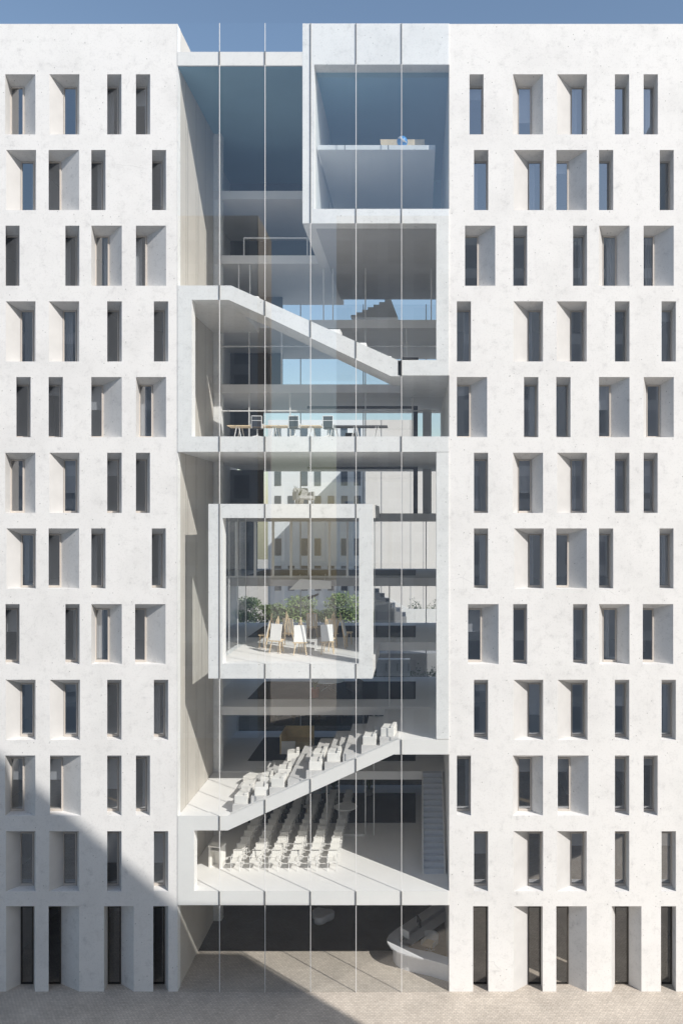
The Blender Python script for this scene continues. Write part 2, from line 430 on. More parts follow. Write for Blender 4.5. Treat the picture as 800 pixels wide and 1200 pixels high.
# top box: frame and floors
bx = MB()
bx.box(X(354.5), X(368), YF - .010, 0.62, Z(262), Z(28)); bx.box(X(368), X(525.9), YF - .010, 0.62, Z(76), Z(28))
bx.box(X(368), X(525.9), YF - .010, 0.62, Z(262), Z(245))
bx.build('box_frame', M['cframe'], B)
mb = MB(); mb.box(X(354.5), X(368), .62, 6.3, Z(262), Z(30)); mb.build('box_wall', M['inner'], B)
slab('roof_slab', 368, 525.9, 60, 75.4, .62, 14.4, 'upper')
slab('floor_slab', 368, 525.9, 245.3, 261.8, .62, 12.4, 'grey')
fl = MB(); zf = LV[11] - .17
fl.box(X(369.6), X(510), .8, 12.0, zf - .22, zf)
o = fl.build('gallery_floor', M['white'], B)
fl = MB()
for a in (402, 454): fl.box(X(a) - .02, X(a) + .02, .79, .799, zf - .22, zf)
fl.build('floor_joint', M['joint'], o)
p = MB(); p.face([(X(368), .5, Z(245)), (X(525.8), .5, Z(245)), (X(525.8), .5, Z(76)), (X(368), .5, Z(76))]); p.build('box_pane', M['inglass'], B)
# right piers
slab('pier', 511, 525.9, 262, 422, YF - .010, .62, 'cframe')
slab('pier', 511, 525.9, 530, 866, YF - .010, .62, 'cframe')
# eighth floor stub on the right
slab('floor_slab', 466, 525.9, 422, 440, YF, 6.28, 'cframe')
# upper stair beam with landing
top = [(208.3,334.7),(271,334.7),(470,424)]; bot = [(458,441),(310.5,370.5),(268,351.5),(208.3,351.5)]
mb = MB(); mb.prism([(X(a), Z(b)) for a, b in top + [(470, 441)] + bot], YF, 2.5)
mb.box(XL + .01, X(271), 2.5, 6.28, Z(351.5), Z(335))
mb.build('stair_beam', M['cframe'], B)
st = MB()
for i in range(13):
    xa = X(276 + i * 14.6); zt = Z(334.7 + (i + 0.4) * 6.55) - .22
    st.box(xa, X(276 + (i + 1) * 14.6) + .001, .55, 2.45, zt - .5, zt + .0)
st.build('stair_steps', M['plaster'], B)
# left piers
slab('pier', 208.3, 225, 351.5, 511.5, YF, .55, 'cframe')
slab('pier', 208.3, 227.6, 973, 1044, YF, .50, 'plaster')
# seventh floor
slab('floor_slab', 208.3, 525.9, 511.5, 529.5, YF, 14.4, 'cframe')
# projecting gallery box
gb = MB()
gb.box(X(244.5), X(436.5), -0.034, .62, Z(607), Z(590.5)); gb.box(X(244.5), X(436.5), -0.034, .62, Z(795), Z(777.6))
gb.box(X(244.5), X(261), -0.034, .62, Z(777.6), Z(607)); gb.box(X(420.5), X(436.5), -0.034, .62, Z(777.6), Z(607))
gb.build('gallery_frame', M['cframe'], B)
slab('gallery_roof', 244.6, 436.4, 590.6, 606.8, .62, 6.3, 'plaster')
slab('gallery_floor', 244.6, 436.4, 777.8, 794.8, .62, 6.3, 'plaster')
gg = MB()
for xg in (X(253), X(430)):
    for i in range(4):
        y = .68 + i * 1.85; gg.box(xg - .016, xg + .016, y - .02, y + .02, Z(777.6), Z(607))
gl = gg.build('gallery_side_glazing', M['fin'], B)
for xg in (X(253), X(430)):
    p = MB(); p.face([(xg, .7, Z(777.6)), (xg, 6.25, Z(777.6)), (xg, 6.25, Z(607)), (xg, .7, Z(607))]); p.build('pane', M['inglass'], gl)
# third floor front right, lower stair beam, seating steps
mb = MB(); top = [(208.3,956),(268,956),(466,866.5),(525.9,866.5)]; bot = [(525.9,884),(461,884),(267,973),(208.3,973)]
mb.prism([(X(a), Z(b)) for a, b in top + bot], YF, .42)
mb.build('stair_beam', M['plaster'], B)
mb = MB(); mb.box(XL + .01, X(270), .42, 6.28, Z(973), Z(957)); mb.box(X(466), X(525.9), .42, 6.28, Z(883.8), Z(867)); mb.build('stair_landing', M['plaster'], B)
mb = MB(); n = 9
poly = [(X(270), Z(957))]
for i in range(n):
    xa = X(270) + i * (X(466) - X(270)) / n; xb = X(270) + (i + 1) * (X(466) - X(270)) / n
    z1 = Z(957) + (i + 1) * (Z(867) - Z(957)) / n
    poly += [(xa, z1), (xb, z1)]
poly += [(X(466), Z(884)), (X(270), Z(973))]
mb.prism(poly, .42, 5.9)
# half steps in an aisle, a step of each pair
for i in range(n):
    xa = X(270) + i * (X(466) - X(270)) / n; wd = (X(466) - X(270)) / n
    z0 = Z(957) + i * (Z(867) - Z(957)) / n; h = (Z(867) - Z(957)) / n
    mb.box(xa - wd * .5, xa - .002, 3.1, 4.3, z0 - .01, z0 + h * .5)
mb.build('seating_steps', M['step'], B)
# first floor and the dimming sheet and wall added below it
slab('floor_slab', 208.3, 525.9, 1044, 1060.5, YF, 14.4, 'plaster')
mb = MB(); mb.box(XL + .01, XR - .01, .55, 14.3, Z(1060.5) - .03, Z(1060.5) - .004); mb.build('lobby_dimming_sheet', M['lobbydim'], B)  # dark sheet added under the slab to cut bounced light
mb = MB(); mb.box(-8.2, XR - .01, 11.5, 11.7, .004, Z(1060.5) - .04); mb.build('lobby_dimming_wall', M['lobbydim'], B)  # unseen wall, added to darken the lobby
# rear zone floors with a column each
TH = 0.46
def rear(level, x0=-8.3, x1=XR, mat='inner'):
    mb = MB(); z = LV[level]
    mb.box(x0, x1 - .002, 6.3, 14.4, z - TH, z - .004)
    mb.build('floor_slab', M[mat], B)
rear(2); rear(3); rear(4); rear(5, mat='grey'); rear(6, mat='grey'); rear(8); rear(9); rear(10, x1=X(368)); rear(11, x1=X(368))
levels_z = [0] + [LV[i] for i in range(1, 12)] + [Z(77)]
for i in range(0, 12):
    mb = MB(); zt = (levels_z[i + 1] - (TH if i not in (0, 11) else .02)) if i < 11 else Z(77)
    if i == 0: zt = Z(1060.5)
    if i == 6: zt = Z(529.5)
    mb.box(XL + .0, XL + .44, 6.34, 6.78, levels_z[i], zt); mb.build('column', M['cframe'], B)
# glazed screens along the rear edge: posts and a transom
def screen(level, pxs, transom=None, h=None, px0=252, px1=511, mat='fin'):
    mb = MB(); z0 = LV[level]; z1 = z0 + (h or 3.08)
    k = (36 + 6.4) / 36
    for p in pxs:
        x = CX + (p - 490) * U * k; mb.box(x - .03, x + .03, 6.37, 6.43, z0, z1)
    if transom:
        xa = CX + (px0 - 490) * U * k; xb = CX + (px1 - 490) * U * k
        mb.box(xa, min(xb, XR - .02), 6.36, 6.44, z0 + transom - .035, z0 + transom + .035)
    mb.build('glazed_screen', M[mat], B)
screen(7, [292, 340, 428, 483], 2.1); screen(8, [292, 330, 428, 476], 2.1)
screen(9, [379, 390, 428, 505], None); screen(1, [383, 397, 428, 438])
screen(10, [286, 360], 0.98, 1.0, 286, 362); screen(9, [280, 293], None); screen(2, [438]); screen(3, [456]); screen(4, [456, 470])
# big window of the upper gallery
mb = MB(); k = (36 + 6.4) / 36; z0, z1 = LV[5], LV[6] - TH
for p in (277, 299, 320, 341, 362, 386, 407, 428):
    x = CX + (p - 490) * U * k; mb.box(x - .06, x + .06, 6.34, 6.5, z0, z1)
mb.box(CX + (262 - 490) * U * k, CX + (428 - 490) * U * k, 6.35, 6.49, z0 + .0, z0 + .09)
o = mb.build('gallery_window', M['white'], B)
p = MB(); p.face([(CX + (262-490)*U*k, 6.42, z0), (CX + (428-490)*U*k, 6.42, z0), (CX + (428-490)*U*k, 6.42, z1), (CX + (262-490)*U*k, 6.42, z1)])
p.build('pane', M['inglass'], o)
# dark core wall at the back left of the upper floors, rear glazing
mb = MB()
for lv in (5, 6, 7, 8, 9, 10, 11):
    zt = (levels_z[lv + 1] - TH) if lv < 11 else Z(77.5)
    if lv == 6: zt = Z(530)
    x1 = -6.2 if lv in (6, 7) else (-5.0 if lv in (8, 9) else -6.6)
    if lv in (10, 11): x1 = X(353)
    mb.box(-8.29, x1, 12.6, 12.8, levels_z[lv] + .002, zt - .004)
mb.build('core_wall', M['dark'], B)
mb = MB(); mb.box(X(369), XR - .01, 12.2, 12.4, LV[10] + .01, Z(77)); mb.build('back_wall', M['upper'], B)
mb = MB()
x = -8.2
while x < XR - .1:
    for lv in range(1, 10):
        zt = levels_z[lv + 1] - TH - .003
        if lv == 6: zt = Z(530) - .003
        mb.box(x - .03, x + .03, 14.25, 14.35, levels_z[lv] + .002, zt)
    x += 4.1
rg = mb.build('rear_glazing', M['fin'], B)
for lv in range(1, 10):
    zt = levels_z[lv + 1] - TH - .003
    p = MB(); p.face([(-8.29, 14.3, levels_z[lv] + .003), (XR - .01, 14.3, levels_z[lv] + .003), (XR - .01, 14.3, zt), (-8.29, 14.3, zt)])
    p.build('pane', M['inglass'], rg)
# dark door posts by the right rear corner
mb = MB()
for lv in (6, 7):
    zt = Z(531) if lv == 6 else LV[8] - TH
    a = at_y(484, 0, 9.0).x; mb.box(a, a + .26, 8.9, 9.1, LV[lv] + .002, LV[lv] + 2.75)
    mb.box(at_y(360, 0, 9).x, a, 8.95, 9.05, LV[lv] + 2.6, LV[lv] + 2.75)
mb.build('door_frame', M['dark'], B)
mb = MB()
for lv in (6, 7):
    a = at_y(495, 0, 12.0).x; mb.box(a, a + .55, 12.0, 12.1, LV[lv] + .002, LV[lv] + 3.0)
mb.build('door_leaf', M['room'], B)
# straight stair on the right of the hall
s = MB(); x0, x1 = 3.86, 4.86; nst = 17; ya, yb = 1.75, 6.25; rise = (LV[2] - LV[1]) / nst
for i in range(nst):
    y = ya + (yb - ya) * i / nst
    s.box(x0, x1, y, y + (yb - ya) / nst + .05, LV[1] + rise * i - (.0 if i == 0 else .10), LV[1] + rise * (i + 1))
o = s.build('staircase', M['stairs'], B)
s = MB()
for xs in (x0 - .07, x1 + .005):
    s.prism([(ya - .05, LV[1] + .003), (ya - .05, LV[1] + .32), (yb, LV[2] + .12), (yb, LV[2] - .30)], xs, xs + .06)
    # prism sweeps Y; swap axes
    n8 = 8
    for q in range(len(s.v) - n8, len(s.v)):
        a_, b_, c_ = s.v[q]; s.v[q] = (b_, a_, c_)
s.build('stringer', M['inner'], o)
# tall glass curtain in front with its fins
cw = thing('glass_curtain', '', '')
del cw['label']; del cw['category']; cw.parent = B
MX = [204.6 + 53.15 * i for i in range(1, 6)]
edges = [208.4] + MX + [525.6]
for a, b in zip(edges, edges[1:]):
    p = MB(); p.face([(X(a) + .006, -.052, .02), (X(b) - .006, -.052, .02), (X(b) - .006, -.052, ZT), (X(a) + .006, -.052, ZT)])
    p.build('pane', M['glass'], cw)
SOLID = [
    [(61,77),(334.7,351.5),(511.5,529.5),(590.5,795),(956,973),(1044,1060.5)],
    [(61,77),(352,370.5),(511.5,529.5),(590.5,607),(777.6,795),(936.5,953.5),(1044,1060.5)],
    [(28,262),(376,396),(511.5,529.5),(590.5,607),(777.6,795),(912.5,929.5),(1044,1060.5)],
    [(28,76),(245,262),(400,420),(511.5,529.5),(590.5,607),(777.6,795),(888.5,905),(1044,1060.5)],
    [(28,76),(245,262),(422,441),(511.5,529.5),(866.5,884),(1044,1060.5)],
]
for a, sol in zip(MX, SOLID):
    f = MB(); f.box(X(a) - .012, X(a) + .012, -.072, -.036, .002, ZT); f.build('fin', M['fin'], cw)
    for (t0, t1) in sol:
        d = MB(); d.box(X(a) - .015, X(a) + .015, -.074, -.036, Z(t1), Z(t0)); d.build('joint_cover', M['joint'], cw)

# ------------------------------------------------------------------ rugs
ordn = {1: 'first', 2: 'second', 3: 'third', 4: 'fourth', 5: 'fifth'}
rl = {1: 'charcoal carpet under the back rows of white hall chairs', 2: 'charcoal carpet beside the plywood booth on the stair landing floor',
      3: 'charcoal carpet under the round glass table below the gallery box', 4: 'charcoal carpet behind the ring of easels on the gallery level',
      5: 'narrow looking charcoal carpet on the floor above the easels'}
for lv in range(1, 6):
    r = MB(); r.box(-6.2, 3.43, 8.1, 12.9, LV[lv] + .001, LV[lv] + .012); tag(r.build('carpet', M['rug']), rl[lv], 'carpet', 'charcoal carpets on the open floors')

# ------------------------------------------------------------------ hall chairs
def hall_chair(label):
    t = thing('hall_chair', label, 'chair', group='white chairs in rows in the hall')
    s = MB()
    # seat pan, curved a little, and a back of bent slats
    s.box(-.25, .25, -.24, .21, .425, .465)
    for i in range(5):
        x = -.18 + i * .09
        s.box(x - .042, x + .042, .19, .215, .47, .84, Matrix.Translation((0, -.0, 0)) @ Matrix.Rotation(-.14, 4, 'X') @ Matrix.Translation((0, .07, 0)))
    s.box(-.235, .235, .27, .30, .80, .86, Matrix.Rotation(-.14, 4, 'X') @ Matrix.Translation((0, -.01, 0)))
    s.build('seat_shell', M['chair'], t)
    f = MB()
    for sx in (-1, 1):
        f.bar((sx * .22, -.26, 0), (sx * .20, -.16, .44), .016); f.bar((sx * .22, .28, 0), (sx * .20, .16, .44), .016)
        f.bar((sx * .20, .16, .44), (sx * .22, .20, .66), .014); f.bar((sx * .235, -.20, .64), (sx * .235, .22, .66), .016)
        f.bar((sx * .235, -.20, .64), (sx * .215, -.20, .44), .014)
    f.bar((-.2, -.2, .42), (.2, -.2, .42), .013); f.bar((-.2, .2, .42), (.2, .2, .42), .013)
    f.build('leg_frame', M['white'], t)
    return t
rown = ['front', 'second', 'third', 'fourth', 'fifth', 'sixth', 'seventh', 'eighth', 'ninth', 'tenth', 'eleventh', 'twelfth', 'thirteenth']
coln = ['leftmost file, nearest the lectern side', 'second file from the left', 'third file from the left', 'fourth file from the left', 'fifth file from the left', 'rightmost file, nearest the staircase side']
first = None
for r in range(12):
    for c in range(6):
        x = -5.45 + .955 * c + random.uniform(-.02, .02); y = 2.25 + .78 * r + random.uniform(-.02, .02)
        lab = 'white chair in the %s row of the hall, %s' % (rown[r], coln[c])
        rz = random.uniform(-.05, .05)
        if first is None:
            first = hall_chair(lab); first.location = (x, y, LV[1]); first.rotation_euler = (0, 0, rz)
        else:
            dup(first, (x, y, LV[1] + (.012 if y > 8 else 0)), rz, lab)
# lectern
t = thing('lectern', 'white box lectern with an open side in front of the hall chairs', 'lectern', (-6.5, 2.6, LV[1]), -.25)
b = MB(); b.box(-.36, .36, -.26, .26, 1.02, 1.09); b.build('top', M['chair'], t)
b = MB(); b.box(-.34, -.26, -.24, .24, 0, 1.018); b.build('side_panel', M['chair'], t)
b = MB(); b.box(.27, .34, -.24, .24, 0, 1.018); b.build('side_panel', M['chair'], t)
b = MB(); b.box(-.258, .268, .18, .24, 0, 1.018); b.build('back_panel', M['chair'], t)
b = MB(); b.box(-.258, .268, -.20, .178, .80, .84); b.build('shelf', M['chair'], t)
# cocktail table
p = on_floor(405, 972, LV[1])
t = thing('standing_table', 'tall white oval standing table right of the hall chairs', 'table', p)
b = MB(); b.lathe([(.0, 1.25), (.62, 1.25), (.66, 1.28), (.62, 1.31), (.0, 1.31)], n=28); o = b.build('table_top', M['white'], t)
b = MB(); b.bar((-.06, 0, .02), (-.06, 0, 1.25), .022); b.bar((.08, 0, .02), (.08, 0, 1.25), .022); b.lathe([(.28, 0), (.28, .02), (.05, .03)], n=20); b.build('pedestal', M['white'], t)
# white pod chair
t = thing('pod_chair', 'white swivel chair with a round headrest among the dark back rows of the hall', 'chair', (-2.85, 9.3, LV[1] + .012), .4)
b = MB(); b.lathe([(.05, .42), (.27, .44), (.31, .50), (.26, .54), (.05, .52)], n=18); b.build('seat', M['white'], t, smooth=True)
b = MB(); b.lathe([(.02, .50), (.17, .62), (.10, .95), (.12, 1.05), (.20, 1.20), (.20, 1.34), (.11, 1.44), (.02, 1.46)], c=(0, .2, 0), n=16); b.build('backrest', M['white'], t, smooth=True)
b = MB(); b.lathe([(.24, 0), (.20, .05), (.16, .42)], n=16); b.build('base', M['tan'], t)
# low bench at the edge of the carpet zone
b = MB(); p0 = on_floor(401, 980, LV[1]); b.box(p0.x, p0.x + 1.2, p0.y, p0.y + .35, LV[1], LV[1] + .12)
tag(b.build('low_platform', M['white'], None, bevel=.01), 'low white platform on the hall floor beside the standing table', 'platform')
# oval table at the back of the hall
t = thing('side_table', 'pale blue round table at the back wall of the hall', 'table', on_floor(373, 938, LV[1]))
b = MB(); b.lathe([(.0, .70), (.8, .70), (.8, .73), (.0, .73)], n=26); b.build('table_top', M['skysheen'], t)
b = MB(); b.bar((0, 0, 0), (0, 0, .7), .05); b.lathe([(.3, 0), (.3, .02), (.05, .04)], n=16); b.build('pedestal', M['steel'], t)

# ------------------------------------------------------------------ plants
def blade_plant(name, label, loc, h, n, pot_mat, pot_r, pot_h, group=None, mat='leaf', seed=1, spread=.8, cat='plant'):
    rnd = random.Random(seed)
    t = thing(name, label, cat, loc, 0, group)
    b = MB(); b.lathe([(pot_r * .8, 0), (pot_r, pot_h), (pot_r * .9, pot_h), (pot_r * .85, pot_h - .04), (.01, pot_h - .04)], n=18); b.build('pot', M[pot_mat], t)
    f = MB()
    for i in range(n):
        a = rnd.uniform(0, 2 * PI); L = h * rnd.uniform(.6, 1.0); out = L * rnd.uniform(.15, spread); w = .022 + .02 * rnd.random()
        d = Vector((math.cos(a), math.sin(a), 0)); side = Vector((-math.sin(a), math.cos(a), 0)) * w
        pts = []
        for k in range(5):
            u = k / 4
            pts.append((d * (out * u ** 1.4) + Vector((0, 0, pot_h - .05 + L * (u - .38 * u * u * (out / L) * 1.4))), side * (1 - u) * 1.0 + side * .1))
        for (p0, s0), (p1, s1) in zip(pts, pts[1:]): f.face([p0 - s0, p0 + s0, p1 + s1, p1 - s1])
    f.build('leaves', M[mat], t)
    return t
blade_plant('potted_plant', 'green spiky plant in a red pot beside the round glass table', on_floor(369, 817, LV[3]) + Vector((0, 0, .012)), .75, 40, 'redpot', .27, .52, seed=3)
blade_plant('potted_plant', 'spiky green plant at the back of the hall, left of its pair', on_floor(391, 931.5, LV[1]), 1.0, 60, 'greypot', .28, .42, group='spiky plants at the back of the hall', seed=4)
blade_plant('potted_plant', 'spiky green plant at the back of the hall, right of its pair', on_floor(432, 931.5, LV[1]), .95, 60, 'greypot', .28, .40, group='spiky plants at the back of the hall', seed=5)
blade_plant('potted_plant', 'arching plant beside the grey armchair on the roof of the gallery box', (X(346), 1.3, Z(590.6)), .95, 26, 'white', .22, .30, mat='leafdark', seed=6, spread=1.0)

# ------------------------------------------------------------------ round glass table and armchairs
p = on_floor(384, 812, LV[3])
t = thing('glass_table', 'round glass table with crossed steel legs below the gallery box', 'table', p + Vector((0, 0, .012)))
b = MB(); b.lathe([(0, .72), (.98, .72), (.98, .745), (0, .745)], n=36); b.build('table_top', M['skysheen'], t)
b = MB()
for a in (0.3, 1.35, 2.4): b.bar((.6 * math.cos(a), .6 * math.sin(a), 0), (-.6 * math.cos(a), -.6 * math.sin(a), .72), .015)
b.build('leg_frame', M['steel'], t)
def armchair(name, label, loc, rz, mat):
    t = thing(name, label, 'armchair', loc, rz)
    b = MB(); b.box(-.36, .36, -.34, .30, .24, .42); b.build('seat', M[mat], t, bevel=.05)
    b = MB(); b.box(-.38, .38, .25, .38, .30, .86, Matrix.Rotation(-.15, 4, 'X')); b.build('backrest', M[mat], t, bevel=.05)
    for s in (-1, 1):
        b = MB(); b.box(s * .36, s * .46, -.32, .34, .20, .62); b.build('armrest', M[mat], t, bevel=.035)
    b = MB()
    for sx in (-1, 1):
        for sy in (-1, 1): b.bar((sx * .33, sy * .28, 0), (sx * .30, sy * .24, .25), .02)
    b.build('leg_frame', M['bronze'], t)
    return t
armchair('armchair', 'dark grey armchair beside the round glass table', on_floor(414, 813, LV[3]) + Vector((0, 0, .012)), -1.1, 'darkgrey')
armchair('armchair', 'pale grey armchair behind the roof edge of the gallery box', (X(352), 1.0, Z(590.6)), .5, 'greypot')

# ------------------------------------------------------------------ plywood booth
t = thing('plywood_booth', 'honey plywood seating booth with high side walls on the landing floor', 'booth', on_floor(328, 884, LV[2]) + Vector((0, 0, .012)))
b = MB(); b.box(0, .08, 0, 2.0, 0, 1.15); b.build('side_wall', M['tan'], t)
b = MB(); b.box(.082, 1.75, 1.92, 2.0, 0, 1.15); b.build('back_wall', M['tan'], t)
b = MB(); b.box(.082, .9, 0, .08, 0, .75); b.build('front_panel', M['plaster'], t)
b = MB(); b.box(.083, 1.7, .9, 1.918, 0, .45); b.build('seat', M['tan'], t)
b = MB(); b.box(.083, .75, .082, .895, .42, .47); b.build('table_top', M['tan'], t)

# ------------------------------------------------------------------ block seats on the steps
n = 9
def step_z(x):
    i = int((x - X(270)) / ((X(466) - X(270)) / n)); i = max(-1, min(n - 1, i))
    return Z(957) + (i + 1) * (Z(867) - Z(957)) / n
seat0 = None
words_ = ['lowest', 'second lowest', 'third lowest', 'fourth lowest', 'middle', 'fifth highest', 'fourth highest', 'third highest', 'second highest', 'highest']
wd = (X(466) - X(270)) / n
specs = []
for i in range(n):
    x = X(270) + (i + .50) * wd
    (i not in (3, 6)) and specs.append((x, .95, i, 'front'))
    if i in (0, 1, 2, 4): specs.append((x, 2.3, i, 'second'))
    if i == 2: specs.append((x, 4.9, i, 'rear'))
wl = ['lowest', 'second', 'third', 'fourth', 'fifth', 'sixth', 'seventh', 'eighth', 'top']
for (x, y, i, rw) in specs:
    lab = 'white block seat on the %s seating step, in the %s line from the glass' % (wl[i], rw)
    z = Z(957) + (i + 1) * (Z(867) - Z(957)) / n
    rz = random.uniform(-.15, .15)
    if seat0 is None:
        t = thing('block_seat', lab, 'seat', (x, y, z), rz, 'white block seats on the seating steps')
        b = MB(); b.box(-.34, .30, -.42, .42, 0, .40); b.build('seat', M['chair'], t, bevel=.015)
        b = MB(); b.box(.12, .29, -.41, .41, .401, .50); b.build('backrest', M['chair'], t, bevel=.015)
        seat0 = t
    else: dup(seat0, (x, y, z), rz, lab)
b = MB(); pw = on_floor(283, 893, LV[2])
b.box(-.75, .75, -.35, .35, 0, .45)
o = b.build('white_bench', M['chair'], None, bevel=.015); o.location = (-4.75, 4.3, LV[2] - .02); o.rotation_euler = (0, 0, -.3)
tag(o, 'long white bench at the foot of the seating steps', 'bench')
# rounded blocks peeking over the upper stair beam
for (a, bb, y, lab) in ((286, 300, 342.5, 'topmost'), (321, 331, 357.5, 'second'), (375, 397.5, 382, 'third and widest'), (411, 428, 398, 'fourth'), (446, 458, 414, 'lowest')):
    b = MB(); b.box(X(a), X(bb), .6, 1.3, Z(y) - .75, Z(y) - .0)
    tag(b.build('stair_block', M['cframe'], None, bevel=.03), 'white block peeking over the upper stair beam, %s one going down' % lab, 'block seat', 'white blocks along the upper stair')

# ------------------------------------------------------------------ conference floor
zf = LV[7] + .02
def trestle_table(label, x0, x1, y, mat, h=.68):
    t = thing('long_table', label, 'table', ((x0 + x1) / 2, y, zf))
    hw = (x1 - x0) / 2
    b = MB(); b.box(-hw, hw, -.45, .45, h - .045, h); b.build('table_top', M[mat], t)
    nl = 3
    for i in range(nl):
        cx = -hw + .5 + i * (2 * hw - 1.0) / (nl - 1)
        b = MB()
        for sy in (-.36, .36):
            b.bar((cx - .18, sy, 0), (cx - .05, sy, h - .046), .022); b.bar((cx + .18, sy, 0), (cx + .05, sy, h - .046), .022)
        b.build('leg', M['white'], t)
    return t
trestle_table('long birch meeting table with white angled legs behind the office chairs', X(257), X(371), 1.9, 'wood')
trestle_table('long dark topped table right of the birch meeting table', X(374), X(452), 1.9, 'darkgrey')
def office_chair(label, loc, rz):
    t = thing('office_chair', label, 'office chair', loc, rz, 'office chairs at the meeting table')
    b = MB(); b.box(-.24, .24, -.24, .24, .43, .49); b.build('seat', M['mesh'], t, bevel=.02)
    b = MB(); b.box(-.22, .22, -.29, -.265, .50, 1.0); b.build('backrest', M['mesh'], t)
    b = MB()
    for s in (-1, 1):
        b.bar((s * .24, -.28, .44), (s * .24, -.28, 1.02), .02); b.bar((s * .24, -.28, .62), (s * .31, -.05, .66), .018); b.bar((s * .31, -.05, .66), (s * .30, .12, .64), .02)
        b.bar((s * .31, -.02, .65), (s * .24, -.02, .45), .018)
    b.bar((-.24, -.28, 1.02), (.24, -.28, 1.02), .02); b.bar((-.24, -.295, .80), (.24, -.295, .80), .014)
    b.build('back_frame', M['white'], t)
    b = MB(); b.bar((0, 0, .06), (0, 0, .43), .03)
    for i in range(5):
        a = 2 * PI * i / 5 + .3; b.bar((0, 0, .10), (.30 * math.cos(a), .30 * math.sin(a), .05), .022, .016)
        b.bar((.30 * math.cos(a), .30 * math.sin(a), 0), (.30 * math.cos(a), .30 * math.sin(a), .06), .025)
    b.build('star_base', M['white'], t)
    return t
oc = office_chair('dark mesh office chair at the left of the birch meeting table', (X(296.5) , .95, zf), .08)
dup(oc, (X(341.5), .95, zf), -.05, 'mesh office chair in the middle of the three at the birch table')
dup(oc, (X(382), .95, zf), 0, 'mesh office chair on the right, at the gap between the two tables')
b = MB(); b.box(X(398), X(411), 2.7, 3.3, zf, zf + .45); tag(b.build('low_cabinet', M['black'], None, bevel=.02), 'small black cabinet under the dark topped table', 'cabinet')
# dark screen lying by the eighth floor edge
t = thing('low_table', 'low dark table by the eighth floor window above the right ceiling', 'table', (X(479.5), 1.2, LV[8]))
b = MB(); b.box(-.42, .42, -.3, .3, .28, .34); b.build('table_top', M['black'], t)
for s in (-1, 1):
    b = MB(); b.box(s * .40 - .02, s * .40 + .02, -.28, .28, 0, .279); b.build('leg', M['black'], t)

# ------------------------------------------------------------------ gallery: easels and canvases
zg = Z(777.8)
def easel(label, loc, rz):
    t = thing('easel', label, 'easel', loc, rz, 'wooden easels in the gallery')
    for s in (-1, 1):
        b = MB(); b.bar((s * .32, -.22, 0), (s * .05, .10, 1.72), .026, .022); b.build('front_leg', M['wood'], t)
    b = MB(); b.bar((0, .60, 0), (0, .10, 1.62), .024); b.build('rear_leg', M['wood'], t)
    b = MB(); b.bar((0, -.12, .55), (0, .14, 1.85), .026); b.build('mast', M['wood'], t)
    b = MB(); b.box(-.36, .36, -.22, -.10, .60, .64); b.build('ledge', M['wood'], t)
    return t
def canvas(label, loc, rz, w, h):
    t = thing('canvas', label, 'canvas', loc, rz, 'canvases standing on the easels')
    R_ = Matrix.Translation((0, -.165, .645)) @ Matrix.Rotation(-.2, 4, 'X')
    b = MB(); b.box(-w/2, w/2, -.028, 0, 0, h, R_); b.build('face', M['canvas'], t)
    b = MB()
    for (x0, x1, z0, z1) in ((-w/2 + .004, -w/2 + .05, .004, h - .004), (w/2 - .05, w/2 - .004, .004, h - .004), (-w/2 + .05, w/2 - .05, .004, .05), (-w/2 + .05, w/2 - .05, h - .05, h - .004)):
        b.box(x0, x1, .001, .022, z0, z1, R_)
    b.build('stretcher', M['wood'], t)
    return t
ES = [  # px, py of the base, rotation (0 faces the street), canvas?, words
    (324.5, 765, -.35, True, 'front left of the ring, white face to the street'),
    (352, 767, .05, True, 'front and centre of the ring, white face to the street'),
    (382.5, 766, .35, True, 'front right of the ring, white face to the street'),
    (316, 760, -1.35, True, 'far left of the ring, seen edge on'),
    (337, 757, 2.75, True, 'rear left of the ring, seen from the back'),
    (365, 749, 3.1, True, 'under the lamp, seen from the back'),
    (390, 757, -2.7, True, 'rear right of the ring, seen from the back'),
    (401, 759, 1.5, True, 'far right of the ring, seen edge on'),
]
e0 = c0 = None
for (px, py, rz, cv, wds) in ES:
    p = on_floor(px, py, zg)
    if p.y > 6.3: p.z = LV[4]
    s = 1.0
    le = 'wooden easel ' + wds; lc = 'blank canvas of the easel ' + wds
    if e0 is None:
        e0 = easel(le, p, rz); c0 = canvas(lc, p, rz, .62, .84)
    else:
        dup(e0, p, rz, le); dup(c0, p, rz, lc)
def stool(label, loc):
    t = thing('stool', label, 'stool', loc, 0, 'stools around the easels')
    b = MB(); b.lathe([(0, .64), (.19, .64), (.20, .67), (.19, .70), (0, .70)], n=16); b.build('seat', M['wood'], t)
    for i in range(4):
        a = PI / 4 + i * PI / 2
        b = MB(); b.bar((.20 * math.cos(a), .20 * math.sin(a), 0), (.12 * math.cos(a), .12 * math.sin(a), .645), .015); b.build('leg', M['wood'], t)
    return t
s0 = stool('small stool left of the easels', on_floor(307, 759, zg))
for (px, py, w_) in ((409, 757, 'small stool right of the easels'), (329, 766.5, 'wooden stool just behind the front left easel'), (388, 765, 'wooden stool just behind the front right easel'), (353, 766, 'wooden stool behind the centre easel')):
    p = on_floor(px, py - 1.5, zg); dup(s0, p, .2, w_)
p = on_floor(363.5, 761, zg)
t = thing('plinth', 'low white plinth in the middle of the ring of easels', 'plinth', p)
b = MB(); b.box(-.32, .32, -.30, .30, .44, .50); b.build('top', M['white'], t)
for s in (-1, 1):
    b = MB(); b.box(s * .29 - .03, s * .29 + .03, -.28, .28, 0, .439); b.build('side_panel', M['white'], t)
t = thing('spot_lamp', 'black spot lamp on a thin pole behind the easels', 'lamp', on_floor(366, 748, LV[4]))
